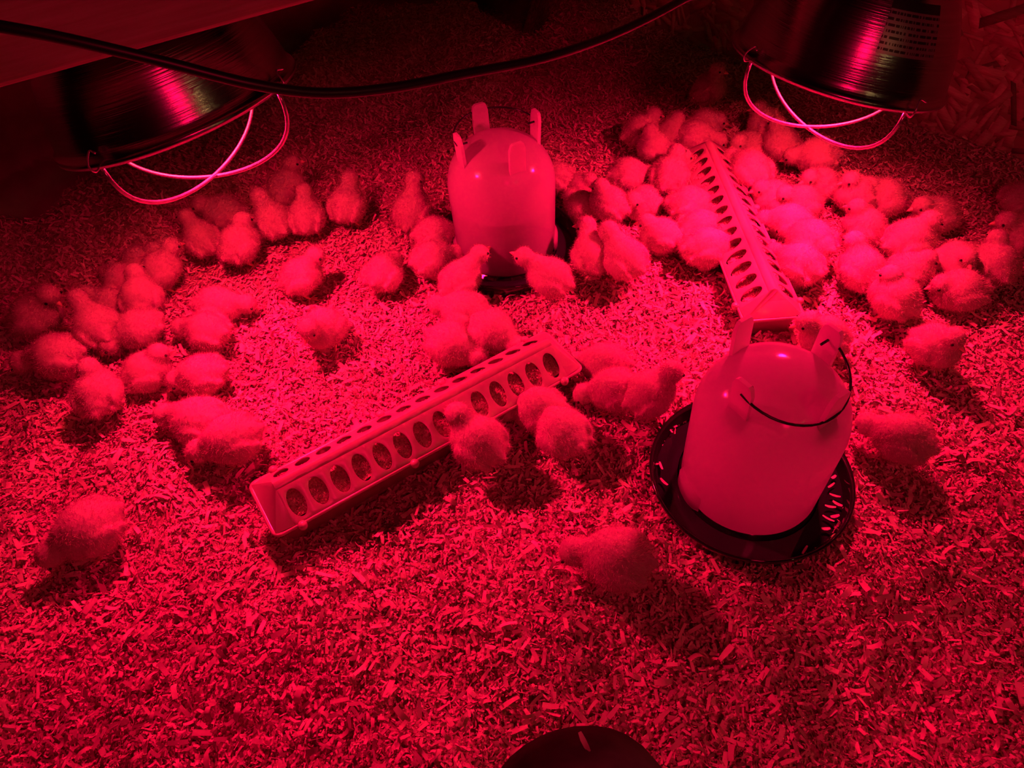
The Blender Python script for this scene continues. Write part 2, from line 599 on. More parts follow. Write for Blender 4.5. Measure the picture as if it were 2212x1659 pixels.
# ------------------------------------------------------------------ drinkers
def drinker(loc, rot, bail_front, label, level, lean=(0, 0)):
    root = empty('chick_drinker', (loc.x, loc.y, gz(loc.x, loc.y) - .004), (lean[0], lean[1], rot))
    tag(root, label, 'drinker', 'chick drinkers')
    R, H = JAR_R, JAR_H
    pan = [(0, .004), (PAN_R * .86, .004), (PAN_R * .90, .008), (PAN_R * .985, .040), (PAN_R * 1.0, .046), (PAN_R * .992, .0495), (PAN_R * .972, .0485),
           (PAN_R * .955, .043), (PAN_R * .90, .018), (PAN_R * .86, .013), (R * 1.03, .013), (R * .98, .030), (0, .030)]
    link('base_pan', lathe('base_pan', pan, 80), MT['pan'], root)
    link('water', lathe('water', [(R * 1.02, .027), (PAN_R * .918, .027)], 64), MT['water'], root)
    # jar
    prof = [(R * .965, .034), (R * .975, .038), (R * .988, .10), (R * 1.0, .168)]
    for k in range(1, 19):
        t = math.sin(k / 18 * math.pi / 2)
        prof.append((R * max(1 - t ** 2.25, 0) ** .5 if k < 18 else 0.0, .168 + (H - .168) * t))
    jar = link('jar', lathe('jar', prof, 80), MT['jar'], root)
    # foot of the jar: short skirt pieces standing out at the base
    bm = bmesh.new()
    ring = []
    for i in range(9):
        a = math.radians(-20 + 5 * i)
        e = 1 - ((i - 4) / 4.0) ** 4
        ring.append([bm.verts.new((r * math.cos(a), r * math.sin(a), z)) for r, z in
                     ((R * .95, .030), (R * (.985 + .055 * e), .030), (R * (.985 + .055 * e), .044 + .012 * e), (R * .97, .062))])
    for p, q in zip(ring[:-1], ring[1:]):
        for j in range(3):
            bm.faces.new((p[j], p[j + 1], q[j + 1], q[j]))
    me = bpy.data.meshes.new('foot_lug')
    bmesh.ops.recalc_face_normals(bm, faces=bm.faces)
    bm.to_mesh(me)
    bm.free()
    for k in range(2):
        o = link('foot_lug', me, MT['jar'], root)
        o.rotation_euler.z = math.radians(160 + 180 * k)
    if level:
        link('jar_water', lathe('jar_water', [(0, .036), (R * .93, .036), (R * .955, .10), (R * .965, level), (0, level)], 64), MT['jarwater'], root)
    # four lugs on the shoulder
    rl = .068
    bm = bmesh.new()
    wv, th = .0145, .0028
    for sy in (-1, 1):
        pts = [(-wv, .214), (wv, .214), (wv, .274), (wv * .8, .284), (wv * .55, .287), (-wv * .55, .287), (-wv * .8, .284), (-wv, .274)]
        bm.faces.new([bm.verts.new((rl + sy * th + (z - .214) * .06, x, z)) for x, z in (pts if sy > 0 else pts[::-1])])
    bm.verts.ensure_lookup_table()
    for i in range(8):
        a, b = 8 + i, 8 + (i + 1) % 8
        c, d = 7 - i, 7 - (i + 1) % 8
        bm.faces.new((bm.verts[b], bm.verts[a], bm.verts[c], bm.verts[d]))
    bmesh.ops.recalc_face_normals(bm, faces=bm.faces)
    lm = bpy.data.meshes.new('lug')
    bm.to_mesh(lm)
    bm.free()
    for k in range(4):
        o = link('lug', lm, MT['lug'], root, smooth=False)
        o.rotation_euler.z = math.pi / 2 * k
    # wire bail hinged in two opposite lugs (local +X and -X)
    s = -1 if bail_front else 1
    pts = [(-(rl - .012), 0, .268), (-(rl + .004), 0, .268)]
    for i in range(25):
        a = math.pi - math.pi * i / 24
        pts.append(((rl + .006) * math.cos(a), s * (rl + .006) * math.sin(a), .268 - (.022 if bail_front else -.006) * math.sin(a)))
    pts += [(rl + .004, 0, .268), (rl - .012, 0, .268)]
    link('bail_handle', tube('bail_handle', pts, .0017, 8), MT['blackwire'], root)
    return root


drinker(D_FAR, math.radians(23), False, 'milky dome drinker with four lugs on a dark pan among the far chicks', .150)
drinker(D_NEAR, math.radians(30), True, 'large milky dome drinker with a black wire handle, nearest to the viewer', None)


# ------------------------------------------------------------------ trough feeders
def feeder(c, yaw, label, tilt=0.0, lift=0.0):
    root = empty('chick_feeder', (c.x, c.y, gz(c.x, c.y) - .002 + lift), (0, tilt, yaw))
    tag(root, label, 'feeder', 'flip-top trough feeders')
    L, w, zr, zt = .25, .0490, .052, .0915      # half length, half width at the rim, rim height, ridge height
    inset = .026                               # how far the ridge ends stop short
    # lid -------------------------------------------------
    bm = bmesh.new()
    rw, rz = .0085, zt - .006                  # ridge flat half width and the slope's upper edge

    def P(u, s, t):
        """u along, s side, t 0 at rim .. 1 at the slope's upper edge"""
        return Vector((u, s * (w + (rw - w) * t), zr + (rz - zr) * t))
    N, cells = 24, 14
    span = L - inset
    cw = 2 * span / cells
    grid = {}

    def vert(co):
        k = (round(co.x, 5), round(co.y, 5), round(co.z, 5))
        if k not in grid:
            grid[k] = bm.verts.new(co)
        return grid[k]
    for s in (-1, 1):
        for c_ in range(cells):
            u0 = -span + c_ * cw
            uc = u0 + cw / 2
            outer, inner = [], []
            for i in range(N):
                a = 2 * math.pi * (i + .5) / N
                ca, sa = math.cos(a), math.sin(a)
                m = max(abs(ca), abs(sa))
                outer.append(vert(P(uc + ca / m * cw / 2, s, .5 + sa / m * .5)))
                inner.append(bm.verts.new(P(uc + ca * cw * .355, s, .49 + sa * .385)))
            corners = []
            for (a_, b_) in ((1, 1), (-1, 1), (-1, -1), (1, -1)):
                corners.append(vert(P(uc + a_ * cw / 2, s, .5 + b_ * .5)))
            for i in range(N):
                j = (i + 1) % N
                f = [outer[i], outer[j], inner[j], inner[i]]
                if i in (2, 8, 14, 20):
                    f.insert(1, corners[(2, 8, 14, 20).index(i)])
                try:
                    bm.faces.new(f if s > 0 else f[::-1])
                except ValueError:
                    pass
        # end pieces of the slope
        for e in (-1, 1):
            f = [vert(P(e * span, s, 0)), vert(P(e * span, s, 1))] + [bm.verts.new(P(e * L, s * .95, 0))]
            bm.faces.new(f)
    prof = [(-rw, rz), (-rw * .6, zt - .0022), (0, zt), (rw * .6, zt - .0022), (rw, rz)]
    us = [-span + cw * i / 2 for i in range(cells * 2 + 1)]
    rows = [[vert(Vector((u, y, z))) for y, z in prof] for u in us]
    for p, q in zip(rows[:-1], rows[1:]):
        for j in range(4):
            bm.faces.new((p[j], q[j], q[j + 1], p[j + 1]))
    for e in (-1, 1):
        r = rows[0] if e < 0 else rows[-1]
        f = list(r) + [bm.verts.new(P(e * L, .95, 0)), bm.verts.new(P(e * L, -.95, 0))]
        bm.faces.new(f)
    bmesh.ops.remove_doubles(bm, verts=bm.verts, dist=2e-5)
    bmesh.ops.recalc_face_normals(bm, faces=bm.faces)
    me = bpy.data.meshes.new('lid')
    bm.to_mesh(me)
    bm.free()
    lid = link('lid', me, MT['feeder'], root, smooth=False)
    sm = lid.modifiers.new('thickness', 'SOLIDIFY')
    sm.thickness = .0016
    sm.offset = -1
    bv = lid.modifiers.new('soft edges', 'BEVEL')
    bv.width = .0022
    bv.segments = 2
    bv.limit_method = 'ANGLE'
    bv.angle_limit = math.radians(26)
    for p in me.polygons:
        p.use_smooth = True
    # trough ----------------------------------------------

    def loop(hl, hw, z, r=.012, n=5):
        out = []
        for qx, qy, a0 in ((1, 1, 0), (-1, 1, 90), (-1, -1, 180), (1, -1, 270)):
            for i in range(n + 1):
                a = math.radians(a0 + 90 * i / n)
                out.append((qx * (hl - r) + r * math.cos(a), qy * (hw - r) + r * math.sin(a), z))
        return out
    loops = [loop(L - .016, w * .66, .002, .008), loop(L - .013, w * .74, .004, .009), loop(L - .004, w * .94, zr - .006), loop(L + .004, w * 1.06, zr - .005), loop(L + .005, w * 1.08, zr - .0015),
             loop(L + .003, w * 1.05, zr + .0005), loop(L - .004, w * .92, zr - .003), loop(L - .014, w * .70, .0055, .008)]
    n = len(loops[0])
    V, F = [p for l in loops for p in l], []
    for j in range(len(loops) - 1):
        for i in range(n):
            F.append((j * n + i, j * n + (i + 1) % n, (j + 1) * n + (i + 1) % n, (j + 1) * n + i))
    F.append(tuple(range(n))[::-1])
    F.append(tuple((len(loops) - 1) * n + i for i in range(n)))
    link('trough', pydata('trough', V, F), MT['feeder'], root)
    # hinge lugs along the rim
    km = lathe('hinge_lug', [(0, .004), (.004, .0035), (.0062, .001), (.0065, -.002), (.0055, -.006), (.003, -.009), (0, -.0095)], 14)
    for s in (-1, 1):
        for u in (-.215, -.045, .06, .215):
            o = link('hinge_lug', km, MT['feeder'], root)
            o.location = (u, s * (w * 1.1), zr)
    # crumbs inside
    ft = empty('chick_feed', root.location, root.rotation_euler)
    tag(ft, 'crumbled feed heaped inside ' + ('the nearer feeder' if yaw < 1 else 'the farther feeder'), 'feed', kind='stuff')
    nu, nv = 60, 10
    V, F = [], []
    for i in range(nu + 1):
        for j in range(nv + 1):
            u = (-1 + 2 * i / nu) * (L - .020)
            v = (-1 + 2 * j / nv) * w * .80
            z = .049 + .013 * (1 - (2 * j / nv - 1) ** 2) + .003 * math.sin(u * 60 + 1.3) + RNG.normal(0, .0012)
            V.append((u, v, z))
    for i in range(nu):
        for j in range(nv):
            a = i * (nv + 1) + j
            F.append((a, a + nv + 1, a + nv + 2, a + 1))
    tag(link('feed_heap', pydata('feed_heap', V, F), MT['feed'], ft), kind='stuff')
    n = 7000
    u = RNG.uniform(-1, 1, n) * (L - .022)
    v = RNG.uniform(-1, 1, n)
    z = .0497 + .013 * (1 - v ** 2) + .003 * np.sin(u * 60 + 1.3) + RNG.uniform(0, .0016, n)
    c = np.stack([u, v * w * .79, z], 1)
    r = RNG.uniform(.0006, .0017, n)
    ax = RNG.normal(0, 1, (n, 4, 3))
    ax /= np.linalg.norm(ax, axis=2)[:, :, None]
    base = np.array([[1, 1, 1], [-1, -1, 1], [-1, 1, -1], [1, -1, -1]]) / 1.73
    V = (c[:, None, :] + (base[None] + .55 * ax) * r[:, None, None]).reshape(-1, 3)
    b = np.arange(n)[:, None] * 4
    F = np.concatenate([b + np.array(f) for f in ((0, 1, 2), (0, 3, 1), (0, 2, 3), (1, 3, 2))])
    tag(link('feed_crumbs', fast_mesh('feed_crumbs', V, F), MT['feed'], ft, smooth=False), kind='stuff')
    return root


feeder(FEED1[0], FEED1[1], 'long flip-top feeder with two rows of oval holes in the middle of the pen', math.radians(0), .004)
feeder(FEED2[0], FEED2[1] + math.pi, 'long flip-top feeder crowded by chicks behind the nearest drinker', 0, .002)


# ------------------------------------------------------------------ heat lamps
RIM_R = .155


def heat_lamp(px, py, depth, img_dir, elev, spin, label, sticker, hang_top, power):
    C = at_d(px, py, depth)
    v = (C - EYE).normalized()
    p = (RT * img_dir[0] + UP * img_dir[1])
    p = (p - v * p.dot(v)).normalized()
    a = (v * math.sin(elev) + p * math.cos(elev)).normalized()      # opening direction
    zax = -a
    xax = v.cross(zax).normalized()
    yax = zax.cross(xax)
    rot = Matrix((xax, yax, zax)).transposed()
    root = empty('heat_lamp', C)
    root.rotation_euler = rot.to_euler()
    tag(root, label, 'heat lamp', 'red heat lamps')
    R = RIM_R
    prof = [(R * 1.015, -.002), (R * 1.022, .002), (R * 1.012, .006), (R * .99, .007)]
    for z in (.018, .035, .055, .075, .095, .115, .135, .152, .166, .177, .185):
        prof.append((R * .985 * math.sqrt(1 - (z / .192) ** 1.6), z))
    prof += [(R * .25, .195), (R * .245, .225)]
    inner = [(r - .0022, z + .0) for r, z in prof[::-1]]
    inner[-1] = (R * .985, -.0005)
    inner[-2] = (R * .983, .002)
    inner[-3] = (R * .978, .005)
    inner[-4] = (R * .97, .0075)
    link('shade', lathe('shade', prof + inner, 96, closed=True), MT['shade'], root)
    so = link('socket', lathe('socket', [(0, .305), (.018, .303), (.024, .290), (.026, .250), (.043, .238), (.0455, .226), (.0425, .2), (.030, .196), (.022, .188), (0, .186)], 40), MT['socket'], root)
    # reflector bulb, its face a little above the rim
    link('bulb', lathe('bulb', [(0, .192), (.018, .191), (.020, .172), (.034, .152), (.050, .132), (.0560, .114), (.054, .099), (.042, .088), (.022, .082), (0, .080)], 48), MT['bulb'], root)
    # wire guard: two bent arches crossing under the bulb, clipped on the rim
    for k in range(2):
        az = spin + k * math.radians(90)
        pts = []
        for i in range(31):
            t = math.pi * i / 30
            r = R * .985 * math.cos(t)
            z = -.092 * math.sin(t) ** .72 - (.003 if k else 0)
            pts.append((r * math.cos(az), r * math.sin(az), z))
        g = link('guard_wire', tube('guard_wire', pts, .0026, 10), MT['wire'], root)
        for e in (0, -1):
            q = Vector(pts[e])
            d = Vector((q.x, q.y, 0)).normalized()
            tq = Vector((-d.y, d.x, 0))
            cp = [q - d * .003, q + d * .010 + Vector((0, 0, -.002)), q + d * .013 + Vector((0, 0, .008)), q + d * .006 + tq * .006 + Vector((0, 0, .020)), q + d * .009 + tq * .016 + Vector((0, 0, .018))]
            link('clip', tube('clip', spline(cp, 4), .0013, 6), MT['wire'], g)
    # suspension: ring and chain links up to the ceiling hook
    link('hanging_ring', tube('hanging_ring', [(.014 * math.cos(t), 0, .317 + .014 * math.sin(t)) for t in np.linspace(0, 2 * math.pi, 17)[:-1]], .0018, 6, True), MT['wire'], root)
    if sticker is not None:
        az0, wdeg, z0, z1 = sticker
        nu, nv = 14, 8
        V, F, UVs = [], [], []
        zs = [q[1] for q in prof[3:]]
        rs = [q[0] for q in prof[3:]]
        for i in range(nu + 1):
            for j in range(nv + 1):
                z = z0 + (z1 - z0) * j / nv
                r = float(np.interp(z, zs, rs)) + .0007
                t = az0 + math.radians(wdeg) * (i / nu - .5)
                V.append((r * math.cos(t), r * math.sin(t), z))
                UVs.append((i / nu, j / nv))
        for i in range(nu):
            for j in range(nv):
                b = i * (nv + 1) + j
                F.append((b, b + nv + 1, b + nv + 2, b + 1))
        me = pydata('sticker', V, F)
        uv = me.uv_layers.new(name='UVMap')
        for lp in me.loops:
            uv.data[lp.index].uv = UVs[lp.vertex_index]
        tag(link('sticker', me, MT['sticker'], root), 'sticker with small print')
    # the bulb's own light
    ld = bpy.data.lights.new('bulb_light', 'SPOT')
    ld.energy = LAMP_POWER * power
    ld.color = RED
    ld.spot_size = math.radians(152)
    ld.spot_blend = 1.0
    ld.shadow_soft_size = .026
    lo = bpy.data.objects.new('bulb_light', ld)
    COL.objects.link(lo)
    lo.parent = root
    lo.location = (0, 0, .074)
    lo.rotation_euler.x = math.radians(-14)
    # chain from the ring straight up
    top = root.matrix_basis @ Vector((0, 0, .331))
    ch = empty('lamp_chain', (top.x, top.y, top.z + .0))
    tag(ch, 'steel link chain holding up the ' + hang_top, 'chain', 'lamp chains')
    lk = tube('chain_link', [(.006 * math.cos(t) * (1), 0, .013 * math.sin(t)) for t in np.linspace(0, 2 * math.pi, 15)[:-1]], .0014, 6, True)
    for i in range(34):
        o = link('chain_link', lk, MT['wire'], ch)
        o.location = (0, 0, .010 + i * .0225)
        o.rotation_euler.z = math.pi / 2 * (i % 2)
    return root, a


LAMP_L = heat_lamp(385, 232, .915, (.495, -.869), math.radians(12), math.radians(46), 'bell-shaped metal heat lamp half hidden by the wooden beam', None, 'lamp behind the beam', .92)
LAMP_R = heat_lamp(1808, 143, 1.065, (-.415, -.91), math.radians(13), math.radians(44), 'bell-shaped metal heat lamp with a printed sticker beside the strand-board wall', (math.radians(-58), 34, .060, .118), 'lamp with the sticker', 1.12)

# weak warm room bulb behind the viewer
wl_ = bpy.data.lights.new('room_bulb_light', 'POINT')
wl_.energy = WARM_POWER
wl_.color = (1.0, .66, .22)
wl_.shadow_soft_size = .035
wlo = bpy.data.objects.new('room_bulb_light', wl_)
COL.objects.link(wlo)
wlo.location = (1.25, -.75, 1.5)
# unseen red fill light, added behind the viewer for wall, beam and heap
rl_ = bpy.data.lights.new('red_fill_light', 'POINT')
rl_.energy = FILL_POWER
rl_.color = RED
rl_.shadow_soft_size = .16
rlo = bpy.data.objects.new('red_fill_light', rl_)
COL.objects.link(rlo)
rlo.location = (.45, -.85, 1.6)

# ------------------------------------------------------------------ beam and cable
b0, b1 = at_d(0, 195, .64), at_d(700, 0, .732)
bd = b1 - b0
beam = empty('timber_beam', b0, (0, 0, math.atan2(bd.y, bd.x)))
tag(beam, 'planed wooden beam crossing above the hidden heat lamp', 'beam')
link('beam_board', box_mesh('beam_board', (-.8, 0, 0), (bd.length + .9, .045, .17), .009, 4), MT['beam'], beam, smooth=False)

rtop = LAMP_R[0].matrix_basis @ Vector((0, 0, .305))
cpts = [(-420, -10, .45), (-160, 32, .45), (0, 57, .455), (150, 86, .465), (350, 133, .485), (550, 183, .51), (700, 201, .535), (850, 189, .56), (1000, 160, .59), (1180, 124, .63), (1330, 72, .68), (1470, 2, .73), (1600, -80, .80)]
cp = [at_d(*q) for q in cpts]
cp.append(rtop + Vector((-.06, -.03, .05)))
cp.append(rtop + Vector((-.004, 0, -.004)))
cable = link('power_cable', tube('power_cable', spline(cp, 12), .0040, 12), MT['cable'])
tag(cable, 'black rubber power cable sagging across the front of the beam', 'cable')

# ------------------------------------------------------------------ chicks
POSE = {  # zb body height, pitch (deg), zh head height, min/max head reach, beak pitch, legs
    'U': (.068, 34, .122, .016, .032, 2, True),
    'S': (.062, 16, .099, .022, .043, -6, True),
    'G': (.056, -4, .047, .054, .068, -28, True),
    'P': (.058, -16, .032, .052, .064, -60, True),
    'L': (.041, 8, .070, .022, .042, -8, False),
    'D': (.037, 0, .050, .034, .046, -12, False),
    'R': (.060, 20, .098, .038, .055, 18, True),
}
_bm = bmesh.new()
bmesh.ops.create_icosphere(_bm, subdivisions=3, radius=1.0)
ICO_V = np.array([v.co[:] for v in _bm.verts])
ICO_F = np.array([[v.index for v in f.verts] for f in _bm.faces])
_bm.free()


def roty(a):
    c, s = math.cos(a), math.sin(a)
    return np.array([[c, 0, -s], [0, 1, 0], [s, 0, c]])       # positive lifts +X


def rotz(a):
    c, s = math.cos(a), math.sin(a)
    return np.array([[c, -s, 0], [s, c, 0], [0, 0, 1]])


EYE_ME = fast_mesh('eye', ICO_V * .0027, ICO_F)
EYE_ME.materials.append(MT['eye'])
_bk = []
BEAK_ME = lathe('beak', [(.0050, 0), (.0047, .002), (.0034, .006), (.0014, .0105), (0, .0125)], 12)
BEAK_ME.transform(Matrix.Rotation(math.pi / 2, 4, 'Y'))
for _v in BEAK_ME.vertices:
    _v.co.z -= _v.co.x ** 2 * 18
BEAK_ME.materials.append(MT['beak'])
LEG_ME = {}


def leg_mesh(zb):
    k = round(zb, 3)
    if k in LEG_ME:
        return LEG_ME[k]
    h = k - .028
    parts = [tube('t', [(0, 0, h), (-.006, 0, h * .62), (-.004, 0, h * .5), (.004, 0, .006), (.005, 0, .003)], [.0055, .0034, .0030, .0022, .0024], 7)]
    for a in (-32, 0, 32, 178):
        L = .019 if abs(a) < 90 else .009
        c, s = math.cos(math.radians(a)), math.sin(math.radians(a))
        parts.append(tube('t', [(.005, 0, .0035), (.005 + c * L * .5, s * L * .5, .0035), (.005 + c * L, s * L, .001)], [.0019, .0016, .0008], 6))
    bm = bmesh.new()
    for p in parts:
        bm.from_mesh(p)
        bpy.data.meshes.remove(p)
    me = bpy.data.meshes.new('leg')
    bm.to_mesh(me)
    bm.free()
    me.materials.append(MT['leg'])
    LEG_ME[k] = me
    return me


DG = None


def body_mesh(zb, pitch, head, hyaw, hpitch, rs):
    """one continuous skin over body, rump, breast, wings, neck and head"""
    Rb = roty(math.radians(pitch))
    c0 = np.array([0, 0, zb])
    els = []

    def add(c, ax, R=np.eye(3)):
        els.append((np.array(c, float), np.array(ax, float), R))
    B = lambda x, y, z: c0 + Rb @ np.array([x, y, z])
    j = lambda s: 1 + rs.uniform(-s, s)
    add(B(0, 0, 0), (.0410 * j(.04), .0385 * j(.04), .0405 * j(.04)), Rb)
    add(B(-.022, 0, .000), (.0270, .0270, .0275), Rb)
    add(B(-.044, 0, .006), (.0125, .0095, .009), Rb @ roty(.25))
    add(B(.016, 0, -.004), (.031, .033, .034), Rb)
    for s in (-1, 1):
        add(B(-.009, s * .0345, .000), (.028, .0090, .0195), Rb @ roty(math.radians(-14)) @ rotz(s * .10))
        add(B(-.034, s * .026, -.006), (.014, .006, .009), Rb @ roty(math.radians(-22)))
        add((-.004, s * .017, max(zb - .026, .014)), (.017, .0135, .016))
    h = np.array(head)
    n0 = B(.020, 0, .012)
    for t in (0, .3, .55, .8):
        add(n0 + (h - n0) * t + np.array([.002, 0, 0]) * math.sin(t * 3), np.ones(3) * ((.0250, .0215, .0180, .0170) if head[2] > .06 else (.0215, .0178, .0155, .0155))[int(t * 4.01)])
    Rh = rotz(hyaw) @ roty(hpitch)
    add(h, (.0212, .0200, .0205), Rh)
    add(h + Rh @ np.array([.0110, 0, -.0040]), (.0120, .0095, .0090), Rh)
    V = np.concatenate([c + (ICO_V * ax) @ R.T for c, ax, R in els])
    nv = len(ICO_V)
    F = np.concatenate([ICO_F + nv * i for i in range(len(els))])
    V[:, 2] = np.maximum(V[:, 2], .001)
    me = fast_mesh('tmp', V, F)
    o = bpy.data.objects.new('tmp', me)
    COL.objects.link(o)
    r = o.modifiers.new('r', 'REMESH')
    r.mode = 'VOXEL'
    r.voxel_size = .0030
    s_ = o.modifiers.new('s', 'SMOOTH')
    s_.factor = .5
    s_.iterations = 5
    dg = bpy.context.evaluated_depsgraph_get()
    out = bpy.data.meshes.new_from_object(o.evaluated_get(dg), depsgraph=dg)
    bpy.data.objects.remove(o)
    bpy.data.meshes.remove(me)
    out.name = 'chick_body'
    return out


def fuzz_mesh(me, n, rs):
    """short loose down standing off the skin"""
    nf = len(me.polygons)
    cen = np.empty(nf * 3, np.float32)
    nor = np.empty(nf * 3, np.float32)
    me.polygons.foreach_get('center', cen)
    me.polygons.foreach_get('normal', nor)
    cen, nor = cen.reshape(-1, 3), nor.reshape(-1, 3)
    i = rs.integers(0, nf, n)
    p = cen[i] + rs.normal(0, .0012, (n, 3))
    d = nor[i] * .75 + rs.normal(0, .38, (n, 3)) + np.array([-.25, 0, -.12])
    d /= np.linalg.norm(d, axis=1)[:, None]
    L = rs.uniform(.003, .0095, n)
    sd = np.cross(d, rs.normal(0, 1, (n, 3)))
    sd /= np.linalg.norm(sd, axis=1)[:, None]
    w = .00030
    p0 = p - nor[i] * .0008
    V = np.stack([p0 - sd * w, p0 + sd * w, p0 + d * L[:, None]], 1).reshape(-1, 3)
    V[:, 2] = np.maximum(V[:, 2], .001)
    F = np.arange(n * 3).reshape(-1, 3)
    return fast_mesh('loose_down', V, F)


def chick(bx, by, hx, hy, pose, label, turn=0, sc=1.0, nod=0, shift=(0, 0), cat='chick'):
    zb, pitch, zh, dmin, dmax, bp, legs = POSE[pose]
    sc *= .84
    rs = np.random.default_rng(int(bx * 31 + by * 17))
    pb = at_z(bx, by, zb * sc)
    g = gz(pb.x, pb.y)
    pb = at_z(bx, by, zb * sc + g)
    phh = at_z(hx, hy, zh * sc + g)
    d = Vector((phh.x - pb.x, phh.y - pb.y))
    yaw = math.atan2(d.y, d.x)
    reach = min(max(d.length / sc, dmin), dmax)
    pb = pb + Vector((shift[0], shift[1], 0))
    g = gz(pb.x, pb.y)
    root = empty('chick', (pb.x, pb.y, g + .001), (0, 0, yaw))
    root.scale = (sc, sc, sc)
    tag(root, label, cat, 'chicks in the pen')
    hy_, hp_ = math.radians(turn), math.radians(bp + nod)
    head = (reach, 0, zh)
    me = body_mesh(zb, pitch, head, hy_, hp_, rs)
    link('body', me, MT['down'], root)
    o = link('down', fuzz_mesh(me, 5200, rs), MT['fuzz'], root, smooth=False)
    tag(o, kind='stuff')
    Rh = rotz(hy_) @ roty(hp_)
    h = np.array(head)
    for s in (-1, 1):
        o = link('eye', EYE_ME, None, root)
        o.location = h + Rh @ np.array([.0115, s * .0168, .0032])
    o = link('beak', BEAK_ME, None, root)
    o.location = h + Rh @ np.array([.0195, 0, -.0035])
    o.rotation_euler = Matrix(Rh.tolist()).to_euler()
    if legs:
        for s in (-1, 1):
            o = link('leg', leg_mesh(zb), None, root)
            o.location = (.002 + s * .006, s * .016, 0)
    return root


